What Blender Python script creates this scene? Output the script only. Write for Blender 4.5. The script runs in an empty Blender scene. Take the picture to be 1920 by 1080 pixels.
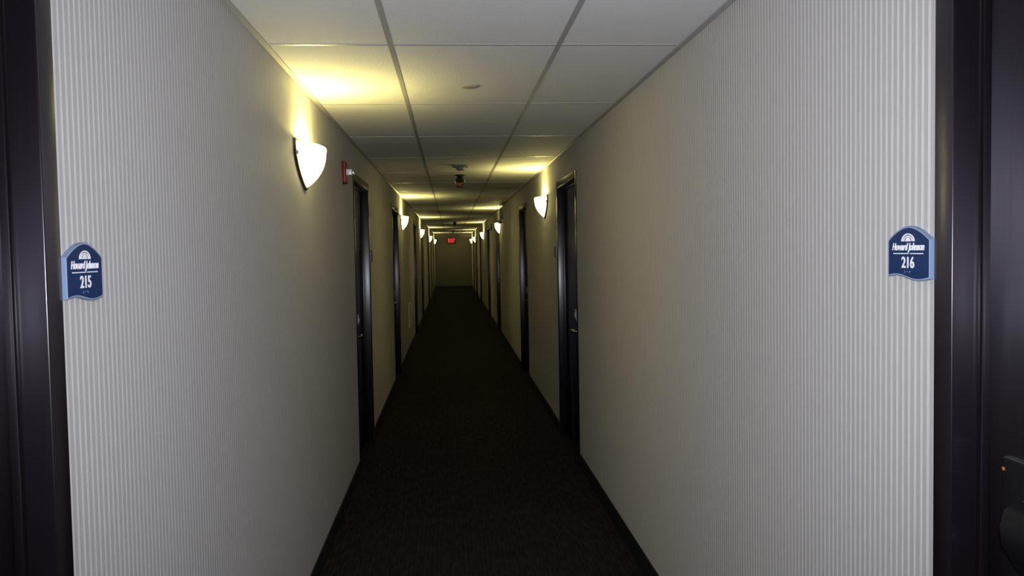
import bpy, bmesh, math
from mathutils import Vector, Matrix

# ------------------------------------------------------------------ dimensions (metres)
WL, WR = -0.757, 0.772          # corridor wall faces
H = 2.272                       # ceiling height
Y0, Y1 = -3.0, 34.9             # corridor ends
WT = 0.14                       # wall thickness
TEE0, TILE_Y = 3.09, 1.22       # first ceiling cross tee, tile length
HALF = 0.54                     # half width of a door frame, outside
HEAD = 2.078                    # top of the door frames
DOORS = [0.920, 6.34, 10.15, 15.58, 19.37, 24.80, 28.75, 32.35]
sc = bpy.context.scene
col = sc.collection

# ------------------------------------------------------------------ materials
def mat(name, color, rough=0.5, spec=0.5, metal=0.0, emit=None, strength=0.0):
    m = bpy.data.materials.new(name); m.use_nodes = True
    b = m.node_tree.nodes['Principled BSDF']
    b.inputs['Base Color'].default_value = (*color, 1)
    b.inputs['Roughness'].default_value = rough
    b.inputs['Specular IOR Level'].default_value = spec
    b.inputs['Metallic'].default_value = metal
    if emit:
        b.inputs['Emission Color'].default_value = (*emit, 1)
        b.inputs['Emission Strength'].default_value = strength
    return m

class NT:
    """small helper to wire shader nodes"""
    def __init__(s, m): s.t = m.node_tree; s.n = s.t.nodes; s.b = s.n['Principled BSDF']
    def add(s, kind, **kw):
        n = s.n.new(kind)
        for k, v in kw.items(): setattr(n, k, v)
        return n
    def link(s, a, b): s.t.links.new(a, b)
    def math(s, op, a, b=None, clamp=False):
        n = s.add('ShaderNodeMath', operation=op); n.use_clamp = clamp
        for i, v in enumerate((a, b)):
            if v is None: continue
            if isinstance(v, (int, float)): n.inputs[i].default_value = v
            else: s.link(v, n.inputs[i])
        return n.outputs[0]
    def mix(s, f, a, b):
        n = s.add('ShaderNodeMix', data_type='RGBA')
        if isinstance(f, (int, float)): n.inputs[0].default_value = f
        else: s.link(f, n.inputs[0])
        for i, v in ((6, a), (7, b)):
            if isinstance(v, tuple): n.inputs[i].default_value = (*v, 1)
            else: s.link(v, n.inputs[i])
        return n.outputs[2]
    def noise(s, scale, detail=3, vec=None):
        n = s.add('ShaderNodeTexNoise'); n.inputs['Scale'].default_value = scale; n.inputs['Detail'].default_value = detail
        if vec is not None: s.link(vec, n.inputs['Vector'])
        return n.outputs['Fac']
    def bump(s, h, strength, dist):
        n = s.add('ShaderNodeBump'); n.inputs['Strength'].default_value = strength; n.inputs['Distance'].default_value = dist
        s.link(h, n.inputs['Height']); s.link(n.outputs[0], s.b.inputs['Normal'])

def make_wallpaper():
    m = mat('striped_wallpaper', (.5, .5, .5), .62, .25); t = NT(m)
    co = t.add('ShaderNodeTexCoord').outputs['Object']
    sp = t.add('ShaderNodeSeparateXYZ'); t.link(co, sp.inputs[0])
    f = t.math('FRACT', t.math('ADD', t.math('DIVIDE', sp.outputs['Y'], 0.0216), 0.5))
    d = t.math('ABSOLUTE', t.math('SUBTRACT', f, 0.5))           # 0 in the middle of the pale rib
    r = t.add('ShaderNodeMapRange', interpolation_type='SMOOTHSTEP')
    r.inputs['From Min'].default_value = .13; r.inputs['From Max'].default_value = .27
    r.inputs['To Min'].default_value = 1; r.inputs['To Max'].default_value = 0
    t.link(d, r.inputs['Value'])
    mp = t.add('ShaderNodeMapping'); mp.inputs['Scale'].default_value = (1, 8, 1.2); t.link(co, mp.inputs[0])
    n1 = t.noise(18, 4, mp.outputs[0])
    c = t.mix(r.outputs[0], (.425, .412, .395), (.60, .586, .567))
    c2 = t.mix(t.math('MULTIPLY', t.math('SUBTRACT', n1, .35, True), .5), c, (.30, .29, .27))
    t.link(c2, t.b.inputs['Base Color'])
    t.bump(r.outputs[0], .25, .0008)
    return m

def make_tile():
    m = mat('ceiling_tile', (.70, .70, .69), .8, .2); t = NT(m)
    co = t.add('ShaderNodeTexCoord').outputs['Object']
    n = t.noise(110, 4, co); n2 = t.noise(2.5, 3, co)
    t.link(t.mix(n2, (.68, .68, .665), (.76, .76, .75)), t.b.inputs['Base Color'])
    t.bump(n, .6, .003)
    return m

def make_carpet():
    m = mat('ribbed_carpet', (.02, .015, .012), .95, .1); t = NT(m)
    co = t.add('ShaderNodeTexCoord').outputs['Object']
    sp = t.add('ShaderNodeSeparateXYZ'); t.link(co, sp.inputs[0])
    rib = t.math('SINE', t.math('MULTIPLY', sp.outputs['X'], 2 * math.pi / .022))
    mp = t.add('ShaderNodeMapping'); mp.inputs['Scale'].default_value = (45, 9, 1); t.link(co, mp.inputs[0])
    dash = t.noise(1.0, 3, mp.outputs[0])
    mp2 = t.add('ShaderNodeMapping'); mp2.inputs['Scale'].default_value = (3.2, .9, 1); t.link(co, mp2.inputs[0])
    blot = t.noise(1.0, 2, mp2.outputs[0])
    a = t.math('MULTIPLY', t.math('ADD', t.math('MULTIPLY', rib, .25), t.math('MULTIPLY', t.math('SUBTRACT', dash, .42), 4)), .8, True)
    dark = t.mix(blot, (.007, .0065, .0075), (.011, .0075, .0062))
    t.link(t.mix(a, dark, (.021, .0145, .012)), t.b.inputs['Base Color'])
    t.bump(dash, .6, .003)
    return m

def make_paint(name, spec, coat):
    m = mat(name, (.0055, .0034, .0055), .6, spec); t = NT(m)
    # vertically brushed satin paint: highlights stretch sideways
    t.b.inputs['Specular Tint'].default_value = (.92, .86, 1, 1)
    t.b.inputs['Coat Weight'].default_value = coat; t.b.inputs['Coat Roughness'].default_value = .24
    t.b.inputs['Anisotropic'].default_value = 1.0
    tg = t.add('ShaderNodeTangent', direction_type='RADIAL', axis='Z'); t.link(tg.outputs[0], t.b.inputs['Tangent'])
    co = t.add('ShaderNodeTexCoord').outputs['Object']
    mp = t.add('ShaderNodeMapping'); mp.inputs['Scale'].default_value = (60, 60, 2); t.link(co, mp.inputs[0])
    n = t.noise(1.0, 3, mp.outputs[0])
    t.link(t.math('ADD', t.math('MULTIPLY', n, .12), .60), t.b.inputs['Roughness'])
    t.bump(n, .06, .001)
    return m

M = dict(
    wall=make_wallpaper(), tile=make_tile(), carpet=make_carpet(), paint=make_paint('dark_frame_paint', .14, .65), leaf=make_paint('dark_leaf_paint', .36, .2),
    tee=mat('ceiling_tee_metal', (.36, .355, .35), .42, .4),
    base=mat('black_vinyl_baseboard', (.010, .010, .012), .45, .4),
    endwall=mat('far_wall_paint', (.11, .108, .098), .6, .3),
    bronze=mat('dark_bronze', (.030, .024, .020), .4, .5, .4),
    chrome=mat('satin_chrome', (.62, .62, .64), .16, .5, 1.0),
    darkchrome=mat('dark_polished_metal', (.16, .16, .17), .2, .5, 1.0),
    blackplate=mat('matt_black_lock_cover', (.006, .006, .007), .4, .2),
    silver=mat('brushed_silver_metal', (.22, .22, .235), .42, .5, 1.0),
    gloss=mat('gloss_black', (.006, .006, .006), .12, .6),
    rust=mat('dull_red_metal', (.09, .03, .025), .4, .4, .5),
    black=mat('black_plastic', (.006, .006, .007), .33, .5),
    navy=mat('navy_sign_face', (.0085, .028, .098), .4, .3),
    signback=mat('mid_blue_sign_back', (.15, .20, .30), .4, .4),
    steel=mat('pale_blue_sign_edge', (.25, .33, .46), .35, .5),
    white=mat('white_sign_lettering', (.80, .80, .82), .5, .4),
    braille=mat('braille_dots', (.13, .19, .36), .4, .5),
    red=mat('red_alarm_plastic', (.22, .02, .016), .4, .5),
    lens=mat('white_strobe_lens', (.78, .78, .78), .25, .6),
    offwhite=mat('off_white_plastic', (.66, .64, .59), .5, .4),
    tan=mat('aged_tan_plastic', (.40, .36, .30), .5, .3),
    grey=mat('grey_metal_housing', (.20, .19, .165), .45, .4),
    vent=mat('cream_painted_metal', (.62, .60, .53), .5, .4),
    darkhead=mat('dark_lamp_head', (.035, .028, .028), .3, .5),
    glass=mat('lit_frosted_glass', (.85, .82, .75), .35, .4, 0, (1.0, .85, .31), 7.5),
    bulb=mat('glowing_bulb', (1, 1, 1), .5, .3, 0, (1.0, .80, .42), 14),
    exitred=mat('glowing_red_letters', (.3, .02, .02), .5, .3, 0, (1.0, .03, .05), 1.3),
    exitface=mat('exit_sign_face', (.10, .012, .012), .4, .4),
    amber=mat('amber_indicator', (.3, .08, .03), .4, .4, 0, (1.0, .28, .16), .05),
    redglass=mat('red_glass_bulb', (.45, .03, .02), .2, .6),
)

# ------------------------------------------------------------------ mesh helpers
def box(bm, x0, x1, y0, y1, z0, z1, bev=0.0, seg=2):
    vs = [bm.verts.new((x, y, z)) for x in (x0, x1) for y in (y0, y1) for z in (z0, z1)]
    q = [(0, 1, 3, 2), (4, 6, 7, 5), (0, 4, 5, 1), (2, 3, 7, 6), (0, 2, 6, 4), (1, 5, 7, 3)]
    fs = [bm.faces.new([vs[i] for i in f]) for f in q]
    if bev > 0:
        es = list({e for f in fs for e in f.edges})
        bmesh.ops.bevel(bm, geom=es, offset=bev, segments=seg, affect='EDGES', profile=.5)

def prism(bm, pts, axis0, axis1, thick_axis='x'):
    """pts: 2-D outline in (y, z); extruded along x from axis0 to axis1"""
    a = [bm.verts.new((axis0, p[0], p[1])) for p in pts]
    b = [bm.verts.new((axis1, p[0], p[1])) for p in pts]
    bm.faces.new(a); bm.faces.new(list(reversed(b)))
    n = len(pts)
    for i in range(n):
        bm.faces.new((a[i], b[i], b[(i + 1) % n], a[(i + 1) % n]))

def lathe(bm, prof, seg=32, axis='z', o=(0, 0, 0)):
    """prof: list of (radius, height) from one end to the other"""
    rings = []
    for r, h in prof:
        ring = []
        for k in range(seg):
            a = 2 * math.pi * k / seg
            p = (r * math.cos(a), r * math.sin(a), h)
            if axis == 'x': p = (h, r * math.cos(a), r * math.sin(a))
            if axis == 'y': p = (r * math.cos(a), h, r * math.sin(a))
            ring.append(bm.verts.new((p[0] + o[0], p[1] + o[1], p[2] + o[2])))
        rings.append(ring)
    for a, b in zip(rings, rings[1:]):
        for k in range(seg):
            bm.faces.new((a[k], a[(k + 1) % seg], b[(k + 1) % seg], b[k]))
    bm.faces.new(list(reversed(rings[0]))); bm.faces.new(rings[-1])

def tube(bm, pts, rad, seg=12):
    """round bar through 3-D points; rad is a number or one radius (or (r1, r2)) per point"""
    rings = []
    for i, p in enumerate(pts):
        p = Vector(p)
        d = (Vector(pts[min(i + 1, len(pts) - 1)]) - Vector(pts[max(i - 1, 0)])).normalized()
        up = Vector((0, 0, 1)) if abs(d.z) < .9 else Vector((1, 0, 0))
        a = d.cross(up).normalized(); b = a.cross(d).normalized()
        r = rad[i] if isinstance(rad, (list, tuple)) else rad
        r1, r2 = r if isinstance(r, (list, tuple)) else (r, r)
        rings.append([bm.verts.new(p + a * (r1 * math.cos(2 * math.pi * k / seg)) + b * (r2 * math.sin(2 * math.pi * k / seg))) for k in range(seg)])
    for a, b in zip(rings, rings[1:]):
        for k in range(seg):
            bm.faces.new((a[k], a[(k + 1) % seg], b[(k + 1) % seg], b[k]))
    bm.faces.new(list(reversed(rings[0]))); bm.faces.new(rings[-1])

def mesh(name, bm, material, smooth=False):
    bmesh.ops.recalc_face_normals(bm, faces=bm.faces)
    me = bpy.data.meshes.new(name); bm.to_mesh(me); bm.free()
    me.materials.append(M[material])
    if smooth:
        for p in me.polygons: p.use_smooth = True
        me.set_sharp_from_angle(angle=math.radians(35))
    return me

def obj(name, data, parent=None, loc=None):
    o = bpy.data.objects.new(name, data); col.objects.link(o)
    if loc is not None: o.location = loc
    if parent: o.parent = parent
    return o

def tag(o, label, cat, group=None, kind=None):
    o['label'] = label; o['category'] = cat
    if group: o['group'] = group
    if kind: o['kind'] = kind
    return o

def thing(name, label, cat, loc, rotz=0, group=None, kind=None):
    o = obj(name, None, None, loc); o.rotation_euler = (0, 0, rotz); o.empty_display_size = .1
    return tag(o, label, cat, group, kind)

def struct(name, bm, material, label, cat):
    return tag(obj(name, mesh(name, bm, material)), label, cat, None, 'structure')

# local frame of everything on a wall: x points out of the wall, y along it, z up
def side(s): return (WL, 0.0) if s == 'L' else (WR, math.pi)

# ------------------------------------------------------------------ room shell
bm = bmesh.new(); box(bm, WL - WT, WR + WT, Y0, Y1 + .1, -.1, 0)
struct('floor', bm, 'carpet', 'dark brown ribbed carpet running the length of the corridor', 'floor')
bm = bmesh.new(); box(bm, WL - WT, WR + WT, Y0, Y1 + .1, H + .0012, H + .1)
ceiling = struct('ceiling', bm, 'tile', 'white ceiling of long lay-in tiles over the corridor', 'ceiling')
bm = bmesh.new()
for x in (-.305, .305): box(bm, x - .0095, x + .0095, Y0, Y1, H - .001, H + .006)
y = TEE0
while y - TILE_Y > Y0: y -= TILE_Y
while y < Y1:
    for x0, x1 in ((WL, -.3145), (-.2955, .2955), (.3145, WR)): box(bm, x0, x1, y - .0075, y + .0075, H - .001, H + .006)
    y += TILE_Y
obj('ceiling_grid', mesh('ceiling_grid', bm, 'tee'), ceiling)['label'] = 'thin grey metal ceiling grid'
for nm, x0, x1 in (('trim_1', WL, WL + .022), ('trim_2', WR - .022, WR)):
    bm = bmesh.new(); box(bm, x0, x1, Y0, Y1, H - .0035, H + .003)
    struct(nm, bm, 'tee', 'grey angle trim where the ceiling meets the %s wall' % ('left' if x0 < 0 else 'right'), 'trim')

def wall(name, xa, xb, label):
    bm = bmesh.new(); prev = Y0
    for c in DOORS:
        box(bm, xa, xb, prev, c - HALF + .001, 0, H + .004)
        box(bm, xa, xb, c - HALF + .001, c + HALF - .001, HEAD - .001, H + .004)
        prev = c + HALF - .001
    box(bm, xa, xb, prev, Y1 + .1, 0, H + .004)
    struct(name, bm, 'wall', label, 'wall')
wall('wall_left', WL - WT, WL, 'left corridor wall in fine vertical striped beige wallpaper')
wall('wall_right', WR, WR + WT, 'right corridor wall in fine vertical striped beige wallpaper')
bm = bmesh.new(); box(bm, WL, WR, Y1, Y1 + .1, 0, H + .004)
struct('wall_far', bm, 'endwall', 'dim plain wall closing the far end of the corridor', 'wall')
bm = bmesh.new(); box(bm, WL, WR, Y0 - .1, Y0, 0, H + .004)
struct('wall_back', bm, 'endwall', 'plain wall at the near end of the corridor', 'wall')
for nm, x0, x1, lab in (('baseboard_left', WL, WL + .006, 'black vinyl baseboard along the left wall'),
                        ('baseboard_right', WR - .006, WR, 'black vinyl baseboard along the right wall')):
    bm = bmesh.new(); prev = Y0
    for c in DOORS + [None]:
        e = Y1 if c is None else c - HALF
        if e - prev > .02: box(bm, x0, x1, prev, e, 0, .1, .0015, 1)
        if c is not None: prev = c + HALF
    struct(nm, bm, 'base', lab, 'baseboard')
bm = bmesh.new(); box(bm, WL + .006, WR - .006, Y1 - .006, Y1, 0, .1, .0015, 1)
struct('baseboard_far', bm, 'base', 'black baseboard along the far end wall', 'baseboard')

# ------------------------------------------------------------------ doors
LEAFX = -.060                                                   # leaf face behind the wall face
bm = bmesh.new()
IN = HALF - .055
for s in (-1, 1):
    a, b = sorted((s * IN, s * HALF)); box(bm, -.118, .004, a, b, 0, HEAD, .004, 3)
    a, b = sorted((s * (IN - .016), s * IN)); box(bm, -.058, -.043, a, b + (0 if s > 0 else 0), .0, HEAD - .055, .003, 2)
box(bm, -.118, .0039, -IN, IN, HEAD - .055, HEAD - .0001, .004, 3)
box(bm, -.058, -.043, -IN + .016, IN - .016, HEAD - .071, HEAD - .055, .003, 2)
FRAME = mesh('door_frame', bm, 'paint', True)
bm = bmesh.new(); box(bm, -.104, LEAFX, -IN + .003, IN - .003, .008, HEAD - .058, .002, 2)
LEAF = mesh('door_leaf', bm, 'leaf', True)
# card lock, built for a door whose lock edge is at -y (lever points to +y)
def lock_meshes(hand):
    out = {}
    h = hand
    bm = bmesh.new(); box(bm, LEAFX - .001, LEAFX + .0135, -.055, .055, -.155, .165, .002, 2)
    out['plate'] = mesh('card_lock', bm, 'silver', True)
    bm = bmesh.new(); box(bm, LEAFX + .013, LEAFX + .018, -.054, .054, -.154, .164, .002, 2)
    out['cover'] = mesh('lock_cover', bm, 'blackplate', True)
    bm = bmesh.new()
    fr = [(.0335, -.012), (.0485, .012), (.0645, .040), (.0685, .070), (.0605, .097), (.041, .1105)]
    rows = [[bm.verts.new((LEAFX + x - d, yy, z)) for x, z in fr] for yy, d in ((-.029, .004), (-.029, 0), (.029, 0), (.029, .004))]
    for ra, rb in zip(rows, rows[1:]):
        for i in range(len(fr) - 1): bm.faces.new((ra[i], ra[i + 1], rb[i + 1], rb[i]))
    for i in (0, len(fr) - 1): bm.faces.new([rw[i] for rw in rows])
    out['front'] = mesh('reader_front', bm, 'black', True)
    bm = bmesh.new()
    prof = [(.016, -.022), (.030, -.012), (.046, .012), (.062, .040), (.066, .070), (.058, .096), (.040, .108), (.016, .110)]
    a = [bm.verts.new((LEAFX + x, -.032, z)) for x, z in prof]
    b = [bm.verts.new((LEAFX + x, .032, z)) for x, z in prof]
    bm.faces.new(a); bm.faces.new(list(reversed(b)))
    for i in range(len(prof)):
        j = (i + 1) % len(prof); bm.faces.new((a[i], b[i], b[j], a[j]))
    es = [e for e in bm.edges if e.verts[0].co.y == e.verts[1].co.y and min(v.co.x for v in e.verts) > LEAFX + .017]
    bmesh.ops.bevel(bm, geom=es, offset=.007, segments=3, affect='EDGES')
    out['reader'] = mesh('card_reader', bm, 'silver', True)
    bm = bmesh.new(); lathe(bm, [(.026, 0), (.026, .008), (.020, .014), (.013, .016)], 24, 'x', (LEAFX + .016, 0, -.055))
    tube(bm, [(LEAFX + .03, 0, -.055), (LEAFX + .052, 0, -.055), (LEAFX + .064, h * .006, -.055), (LEAFX + .069, h * .02, -.055), (LEAFX + .069, h * .07, -.056), (LEAFX + .066, h * .12, -.059)],
         [.011, .011, .012, (.009, .012), (.008, .012), (.006, .011)], 14)
    out['lever'] = mesh('lever_handle', bm, 'darkchrome', True)
    bm = bmesh.new(); lathe(bm, [(.0035, 0), (.0035, .0015), (.001, .003)], 12, 'x', (LEAFX + .0175, -h * .048, .145))
    out['led'] = mesh('indicator_light', bm, 'amber', True)
    return out
LOCK = {1: lock_meshes(1), -1: lock_meshes(-1)}

ORD = ['second', 'third', 'fourth', 'fifth', 'sixth', 'seventh']
def door_label(s, i):
    w = 'left' if s == 'L' else 'right'
    if i == 0: return 'dark painted door cut off by the %s edge, beside the sign reading %s' % (w, '215' if s == 'L' else '216')
    if i == len(DOORS) - 1: return 'last dark door on the %s wall, just before the far end' % w
    if i == 1: return ('dark door on the left wall just past the red alarm' if s == 'L' else 'dark door with shiny card lock, nearest whole door on the right wall')
    return '%s dark door from the camera along the %s wall' % (ORD[i - 1], w)
n = 0
for s in 'LR':
    X, rz = side(s)
    for i, c in enumerate(DOORS):
        n += 1
        if i == 0 and s == 'R': c += .008
        t = thing('door_%d' % n, door_label(s, i), 'door', (X, c, 0), rz, 'dark doors along the corridor', 'structure')
        obj('door_frame', FRAME, t); obj('door_leaf', LEAF, t)
        near_side = 1 if (i == 0 and s == 'R') else -1          # lock edge: -1 near the camera, 1 far
        ly = near_side * (1 if s == 'L' else -1)            # into the local frame
        k = LOCK[-ly]
        lk = obj('card_lock', k['plate'], t, (0, ly * (IN - (.125 if i == 0 else .128)), 1.0 if i == 0 else .99)); lk['label'] = 'black card lock with silver edges'
        obj('lock_cover', k['cover'], lk)['label'] = 'black lock cover'
        dy = -ly * .045 if i == 0 else 0
        obj('card_reader', k['reader'], lk, (0, dy, 0))['label'] = 'bulging silver-edged card reader'
        obj('reader_front', k['front'], lk, (0, dy, 0))['label'] = 'black reader front'
        obj('lever_handle', k['lever'], lk)['label'] = 'dark metal lever handle'
        obj('indicator_light', k['led'], lk)['label'] = 'tiny amber indicator light'

# ------------------------------------------------------------------ wall sconces
SA, SD, SH = .245, .083, .178            # half width, depth, height of the glass
SCN = 2.004                               # rim height above floor
def ogive(t): return max(0.0, 1 - t ** 2.4)
def shade_mesh():
    bm = bmesh.new(); N, K = 40, 30
    def surf(inset):
        rows = []
        for j in range(K + 1):
            t = j / K; w = ogive(t)
            flare = 1 + .02 * max(0, 1 - t / .12)            # slightly turned rim
            row = []
            for k in range(N + 1):
                u = math.pi * k / N
                a = max((SA - inset) * w * flare, .002); d = max((SD - inset) * w ** .9 * flare, .002)
                # superellipse plan so that the front is broad
                cu, su = math.cos(u), math.sin(u)
                e = 1.1
                row.append(bm.verts.new((.013 + d * abs(su) ** e, a * math.copysign(abs(cu) ** e, cu), -t * (SH - inset))))
            rows.append(row)
        return rows
    o, i = surf(0), surf(.004)
    for rows in (o, i):
        for a, b in zip(rows, rows[1:]):
            for k in range(N): bm.faces.new((a[k], a[k + 1], b[k + 1], b[k]))
    for k in range(N): bm.faces.new((o[0][k], i[0][k], i[0][k + 1], o[0][k + 1]))
    for k in (0, N):
        for j in range(K): bm.faces.new((o[j][k], o[j + 1][k], i[j + 1][k], i[j][k]))
    return mesh('glass_shade', bm, 'glass', True)
def plate_mesh():
    bm = bmesh.new(); pts = []
    K = 26
    for j in range(K + 1):
        t = j / K; pts.append((-(SA + .010) * ogive(t) if j < K else 0, .012 - t * (SH + .026)))
    for j in range(K - 1, -1, -1):
        t = j / K; pts.append(((SA + .010) * ogive(t), .012 - t * (SH + .026)))
    prism(bm, pts, 0.0, .012)
    return mesh('back_plate', bm, 'bronze')
SHADE, PLATE = shade_mesh(), plate_mesh()
bm = bmesh.new(); lathe(bm, [(.010, 0), (.010, .006), (.006, .009)], 16, 'x', (0, 0, 0)); CLIP = mesh('clip', bm, 'chrome', True)
bm = bmesh.new(); lathe(bm, [(.009, -.064), (.011, -.05), (.006, -.045)], 16, 'z'); SOCK = mesh('lamp_socket', bm, 'offwhite', True)
bm = bmesh.new(); lathe(bm, [(.008, -.046), (.017, -.03), (.021, -.012), (.019, .002), (.010, .012), (.002, .014)], 16, 'z'); BULB = mesh('light_bulb', bm, 'bulb', True)
LAMP = bpy.data.lights.new('sconce_lamp', 'POINT'); LAMP.energy = 9; LAMP.color = (1.0, .84, .28); LAMP.shadow_soft_size = .012
def sconce(s, yc, label):
    X, rz = side(s)
    t = thing('sconce', label, 'wall lamp', (X, yc, SCN), rz, 'lit wall sconces along the corridor')
    obj('back_plate', PLATE, t)['label'] = 'dark bronze back plate'
    obj('glass_shade', SHADE, t)['label'] = 'glowing frosted glass half bowl'
    for sy in (-1, 1):
        obj('clip', CLIP, t, (.012, sy * (SA - .002), -.046))['label'] = 'small chrome clip'
    for sy in (-.070, .070):
        so = obj('lamp_socket', SOCK, t, (.036, sy, -.052))
        obj('light_bulb', BULB, so)
        l = obj('bulb_light', LAMP, t, (.038, sy, -.024))
LS = [(3.88, 'large glowing half-bowl sconce, the nearest lamp on the left wall'),
      (11.45, 'second glowing sconce from the camera on the left wall'),
      (18.4, 'third glowing sconce from the camera on the left wall'),
      (26.2, 'fourth glowing sconce from the camera on the left wall'),
      (33.7, 'last and smallest glowing sconce on the left wall by the far end')]
RS = [(7.74, 'nearest glowing sconce on the right wall, beside the door with the card lock'),
      (14.78, 'glowing sconce on the right wall under the grey emergency light'),
      (22.1, 'third glowing sconce from the camera on the right wall'),
      (29.5, 'fourth glowing sconce from the camera on the right wall'),
      (33.9, 'last and smallest glowing sconce on the right wall by the far end')]
for yc, lab in LS: sconce('L', yc, lab)
for yc, lab in RS: sconce('R', yc, lab)

# ------------------------------------------------------------------ room signs
def text_mesh(name, body, width, height, material, depth=.0008, bold=0.0, shear=0.0):
    """lettering in the local y-z plane facing +x, centred, scaled to width x height"""
    cu = bpy.data.curves.new(name, 'FONT'); cu.body = body; cu.align_x = 'CENTER'; cu.align_y = 'CENTER'
    cu.size = 1; cu.shear = shear; cu.offset = bold; cu.extrude = .5; cu.space_character = 1.0
    tmp = bpy.data.objects.new(name, cu); col.objects.link(tmp)
    me = bpy.data.meshes.new_from_object(tmp.evaluated_get(bpy.context.evaluated_depsgraph_get()))
    bpy.data.objects.remove(tmp); bpy.data.curves.remove(cu)
    xs = [v.co.x for v in me.vertices]; ys = [v.co.y for v in me.vertices]
    cx, cy = (max(xs) + min(xs)) / 2, (max(ys) + min(ys)) / 2
    fx, fy = width / (max(xs) - min(xs)), height / (max(ys) - min(ys))
    for v in me.vertices:
        v.co = ((v.co.z + .5) * depth, (v.co.x - cx) * fx, (v.co.y - cy) * fy)
    me.name = name; me.materials.clear(); me.materials.append(M[material])
    return me

def sign_outline(w, z_sh, z_top, z_bot, k=0.0, n=18):
    """arched top, straight sides, S-shaped bottom; k shrinks the outline evenly"""
    hw = w / 2 - k; pts = []
    for i in range(n + 1):                                    # bottom, from -y to +y
        u = i / n; zz = z_bot + k + .0042 * math.sin(2 * math.pi * (u * .98 + .04)) - .001 * u
        pts.append((-hw + 2 * hw * u, zz))
    for i in range(n + 1):                                    # arch, from +y to -y
        u = 1 - 2 * i / n
        pts.append((hw * u, z_sh - k * .6 + (z_top - z_sh - k * .4) * (1 - abs(u) ** 1.75)))
    return pts
SW = .147
def sign(s, yc, zc, label, number=None):
    X, rz = side(s)
    t = thing('room_sign', label, 'sign', (X, yc, zc), rz, 'room signs beside the doors')
    bm = bmesh.new(); prism(bm, sign_outline(SW, .024, .050, -.049), 0, .0075)
    obj('backing_plate', mesh('backing_plate', bm, 'signback'), t)['label'] = 'blue backing plate'
    bm = bmesh.new(); prism(bm, sign_outline(SW, .024, .050, -.049, .0013), .0072, .0083)
    obj('sign_border', mesh('sign_border', bm, 'steel'), t)['label'] = 'pale blue border'
    bm = bmesh.new(); prism(bm, sign_outline(SW, .024, .050, -.049, .0036), .0080, .0088)
    obj('sign_face', mesh('sign_face', bm, 'navy'), t)['label'] = 'navy blue sign face'
    if not number: return
    f = .0086
    # rising sun emblem: ray arch over a small peak
    bm = bmesh.new()
    def arc(r0, r1, a0=0.0, a1=math.pi, sy=1.0, n=20):
        for i in range(n):
            u0, u1 = a0 + (a1 - a0) * i / n, a0 + (a1 - a0) * (i + 1) / n
            q = [(r0 * math.cos(u0), r0 * math.sin(u0)), (r1 * math.cos(u0), r1 * math.sin(u0)), (r1 * math.cos(u1), r1 * math.sin(u1)), (r0 * math.cos(u1), r0 * math.sin(u1))]
            prism(bm, [(p[0] * sy, p[1]) for p in q], f, f + .0008)
    arc(.0125, .0150, sy=1.55); arc(.0085, .0110, sy=1.55)
    prism(bm, [(-.0105, 0), (.0105, 0), (.0048, .0068), (0, .0080), (-.0048, .0068)], f, f + .0008)
    e = obj('sun_emblem', mesh('sun_emblem', bm, 'white'), t, (0, 0, .0205)); e['label'] = 'white rising sun emblem'
    obj('name_lettering', text_mesh('name_lettering', 'Howard Johnson', .112, .0185, 'white', bold=.032, shear=.28), t, (f, 0, .0082))['label'] = 'white slanted name lettering'
    bm = bmesh.new(); box(bm, f, f + .0008, -.052, .002, -.0036, -.0018); box(bm, f, f + .0008, .008, .052, -.0036, -.0018)
    obj('underline', mesh('underline', bm, 'white'), t)['label'] = 'white rule under the name'
    obj('room_number', text_mesh('room_number', number, .044, .0220, 'white', bold=.02), t, (f, 0, -.0195))['label'] = 'white room number ' + number
    bm = bmesh.new()
    cells = {'2': ((0, 0), (0, 1)), '1': ((0, 0),), '5': ((0, 0), (1, 1)), '6': ((0, 0), (1, 0), (0, 1))}
    for j, ch in enumerate(number):
        for cx_, cy_ in cells[ch]:
            lathe(bm, [(.0011, 0), (.0009, .0006), (.0003, .0010)], 10, 'x', (f, -.011 + j * .0085 + cx_ * .0026, -.0365 - cy_ * .0026))
    obj('braille', mesh('braille', bm, 'braille', True), t)['label'] = 'small raised braille dots'
sign('L', 1.537, 1.503, 'blue arched sign reading 215 by the left door', '215')
sign('R', 1.545, 1.509, 'blue arched sign reading 216 by the right door', '216')
sign('L', 6.975, 1.503, 'room sign seen edge-on past the door after the red alarm')
sign('R', 6.975, 1.509, 'room sign seen edge-on past the door with the card lock')

# ------------------------------------------------------------------ alarms, emergency light, vent
def strobe(s, yc, zc, label):
    X, rz = side(s)
    t = thing('fire_alarm_strobe', label, 'fire alarm', (X, yc, zc), rz, 'fire alarm strobes')
    bm = bmesh.new(); box(bm, 0, .005, -.060, .060, -.070, .070, .0015, 2)
    obj('mounting_plate', mesh('mounting_plate', bm, 'red', True), t)
    bm = bmesh.new(); box(bm, .004, .026, -.058, .058, -.068, .068, .010, 3)
    obj('housing', mesh('housing', bm, 'red', True), t)['label'] = 'red alarm housing'
    bm = bmesh.new()
    for k in range(5): box(bm, .0255, .0275, -.03, .03, -.054 + k * .007, -.050 + k * .007, .0006, 1)
    obj('horn_grille', mesh('horn_grille', bm, 'red'), t)
    bm = bmesh.new(); box(bm, .024, .058, -.036, .036, -.018, .018, .004, 2)
    obj('strobe_block', mesh('strobe_block', bm, 'lens', True), t)['label'] = 'white strobe block'
    bm = bmesh.new(); box(bm, .057, .072, -.028, .028, -.015, .015, .006, 2)
    obj('strobe_lens', mesh('strobe_lens', bm, 'chrome', True), t)['label'] = 'shiny strobe lens'
strobe('L', 5.28, 2.022, 'red fire alarm strobe high on the left wall')
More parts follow.
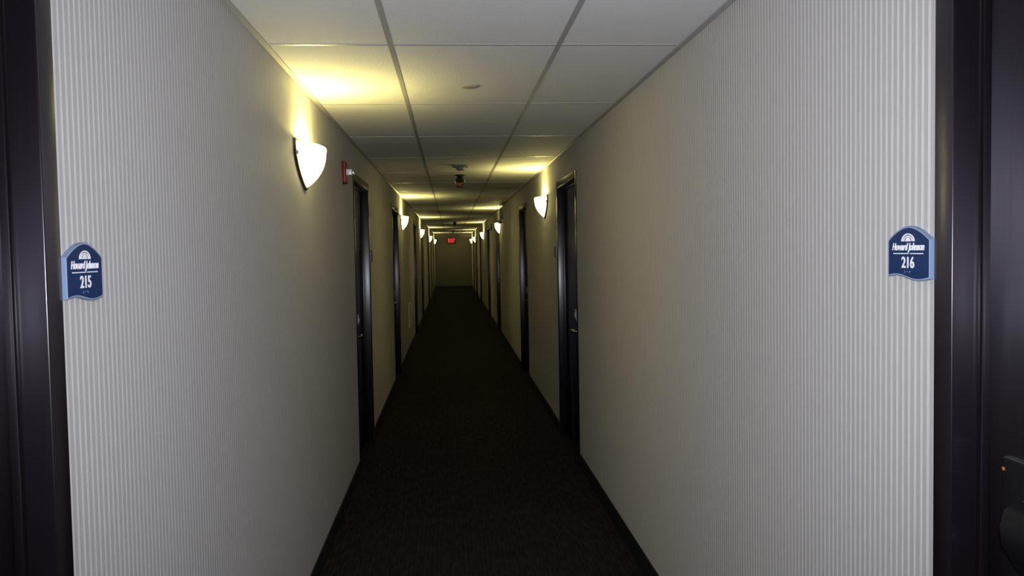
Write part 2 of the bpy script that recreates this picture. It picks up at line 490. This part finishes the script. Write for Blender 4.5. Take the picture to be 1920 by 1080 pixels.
strobe('R', 17.85, 2.02, 'small fire alarm strobe far along the right wall, past the emergency light')

X, rz = side('R')
t = thing('emergency_light', 'grey emergency light with a round lamp head, high on the right wall', 'emergency light', (X, 14.0, 2.0), rz)
bm = bmesh.new()
prism(bm, [(-.10, .035), (.10, .035), (.13, .09), (.13, .215), (-.13, .215), (-.13, .09)], 0, .055)
obj('housing', mesh('housing', bm, 'grey'), t)
bm = bmesh.new(); tube(bm, [(.03, -.05, .045), (.04, -.06, .03), (.045, -.07, .02)], .008, 10)
obj('swivel', mesh('swivel', bm, 'grey', True), t)
bm = bmesh.new(); lathe(bm, [(.020, .03), (.034, 0), (.036, -.03), (.030, -.034), (.010, -.036)], 24, 'y', (.042, -.07, .008))
obj('lamp_head', mesh('lamp_head', bm, 'darkhead', True), t)['label'] = 'dark round lamp head'
bm = bmesh.new(); box(bm, .01, .04, -.04, .04, .213, .235, .003, 2)
obj('top_cap', mesh('top_cap', bm, 'offwhite', True), t)['label'] = 'pale top cap'

X, rz = side('L')
t = thing('wall_vent', 'narrow pale vent panel low on the left wall', 'vent', (X, 13.1, .56), rz)
bm = bmesh.new()
for a in ((-.29, -.26, -.18, .18), (.26, .29, -.18, .18), (-.26, .26, -.18, -.155), (-.26, .26, .155, .18)): box(bm, 0, .012, a[0], a[1], a[2], a[3], .001, 1)
obj('vent_frame', mesh('vent_frame', bm, 'vent'), t)
bm = bmesh.new()
for k in range(14):
    z = -.148 + k * .0228
    prism(bm, [(-.26, z), (.26, z), (.26, z + .012), (-.26, z + .012)], .002, .009)
obj('louvres', mesh('louvres', bm, 'vent'), t)

# ------------------------------------------------------------------ things on the ceiling
CZ = H + .0012
t = thing('ceiling_disc', 'flat round white disc on the ceiling near the first sconce', 'heat detector', (0, 3.86, CZ))
bm = bmesh.new(); lathe(bm, [(.044, 0), (.044, -.002), (.040, -.003), (.038, -.003)], 40, 'z')
obj('rim', mesh('rim', bm, 'tan', True), t)
bm = bmesh.new(); lathe(bm, [(.038, -.0025), (.0375, -.0055), (.034, -.0068), (.005, -.0072)], 40, 'z')
obj('cover', mesh('cover', bm, 'tan', True), t)
t = thing('smoke_detector', 'round smoke detector with small dome, mid ceiling before the black sprinkler', 'smoke detector', (-.003, 7.38, CZ))
bm = bmesh.new(); lathe(bm, [(.072, 0), (.072, -.010), (.066, -.018), (.050, -.020)], 40, 'z')
obj('detector_base', mesh('detector_base', bm, 'grey', True), t)
bm = bmesh.new(); lathe(bm, [(.042, -.019), (.040, -.030), (.030, -.042), (.016, -.048), (.003, -.049)], 32, 'z')
obj('dome', mesh('dome', bm, 'grey', True), t)['label'] = 'grey sensing dome'
def sprinkler(x, y, label, m='black'):
    t = thing('sprinkler_head', label, 'sprinkler', (x, y, CZ), 0, 'sprinkler heads on the ceiling'); t.scale = (1.25,) * 3
    bm = bmesh.new(); lathe(bm, [(.040, 0), (.040, -.003), (.030, -.012), (.018, -.014)], 32, 'z')
    obj('escutcheon', mesh('escutcheon', bm, m, True), t)
    bm = bmesh.new(); lathe(bm, [(.016, -.012), (.024, -.022), (.031, -.034), (.033, -.046), (.028, -.056), (.012, -.060)], 28, 'z')
    obj('body', mesh('body', bm, 'gloss', True), t)
    bm = bmesh.new()
    for q in (-1, 1):
        tube(bm, [(q * .024, -.012, -.024), (q * .037, -.014, -.040), (q * .038, -.012, -.060), (q * .026, -.006, -.078), (q * .005, 0, -.088)], .0042, 10)
    obj('yoke', mesh('yoke', bm, 'chrome', True), t)['label'] = 'shiny yoke arms'
    bm = bmesh.new(); lathe(bm, [(.003, -.058), (.008, -.064), (.008, -.080), (.003, -.086)], 12, 'z')
    obj('glass_bulb', mesh('glass_bulb', bm, 'redglass', True), t)['label'] = 'red glass bulb'
    bm = bmesh.new(); lathe(bm, [(.006, -.084), (.007, -.088), (.030, -.090), (.032, -.093), (.026, -.094)], 24, 'z')
    obj('deflector', mesh('deflector', bm, 'rust', True), t)['label'] = 'reddish deflector plate'
sprinkler(0.0, 8.3, 'black sprinkler head with shiny yoke hanging just past the smoke detector')
sprinkler(.02, 21.4, 'dark sprinkler head far down the middle of the ceiling')
sprinkler(.0, 30.6, 'farthest sprinkler head, just before the exit sign')

t = thing('exit_sign', 'glowing red exit sign on the far end wall', 'exit sign', (-.055, Y1, 1.965))
bm = bmesh.new(); box(bm, -.165, .165, -.045, 0, -.115, .115, .008, 2)
obj('housing', mesh('housing', bm, 'exitface', True), t)
me = text_mesh('letters', 'EXIT', .275, .155, 'exitred', .003, .015)
for v in me.vertices: x, y_, z = v.co; v.co = (y_, -x, z)
obj('letters', me, t, (0, -.0448, .005))['label'] = 'glowing red letters EXIT'
bm = bmesh.new(); lathe(bm, [(.011, -.044), (.011, -.050), (.004, -.054)], 16, 'y', (.01, 0, -.098))
obj('test_lamp', mesh('test_lamp', bm, 'lens', True), t)['label'] = 'small white test lamp'

# ------------------------------------------------------------------ camera and its flash
F, P, YAW, ROLL = 1578.91, -.0447, .0720, -.0176
CAM = Vector((-.1047, 0, 1.5256))
cy, sy, cp, sp = math.cos(YAW), math.sin(YAW), math.cos(P), math.sin(P)
fw = Vector((sy * cp, cy * cp, sp)); rt = Vector((cy, -sy, 0)); up = rt.cross(fw)
c, s_ = math.cos(ROLL), math.sin(ROLL)
r2, u2 = rt * c + up * s_, up * c - rt * s_
cd = bpy.data.cameras.new('camera'); cd.sensor_width = 36; cd.lens = F / 1920 * 36; cd.clip_start = .01; cd.clip_end = 100
cam = obj('camera', cd)
m3 = Matrix((r2, u2, -fw)).transposed()
cam.matrix_world = Matrix.Translation(CAM) @ m3.to_4x4()
sc.camera = cam

fl = bpy.data.lights.new('camera_flash', 'SPOT'); fl.energy = 295; fl.color = (.87, .89, 1.0)
fl.spot_size = math.radians(96); fl.spot_blend = 1.0; fl.shadow_soft_size = .02
fo = obj('camera_flash', fl)
fo.matrix_world = Matrix.Translation(CAM + u2 * .07 + r2 * .02) @ m3.to_4x4()

w = bpy.data.worlds.new('world'); sc.world = w; w.use_nodes = True
w.node_tree.nodes['Background'].inputs[0].default_value = (0, 0, 0, 1)
sc.view_settings.view_transform = 'Standard'; sc.view_settings.look = 'None'
sc.view_settings.exposure = 0; sc.view_settings.gamma = 1; sc.view_settings.use_curve_mapping = False
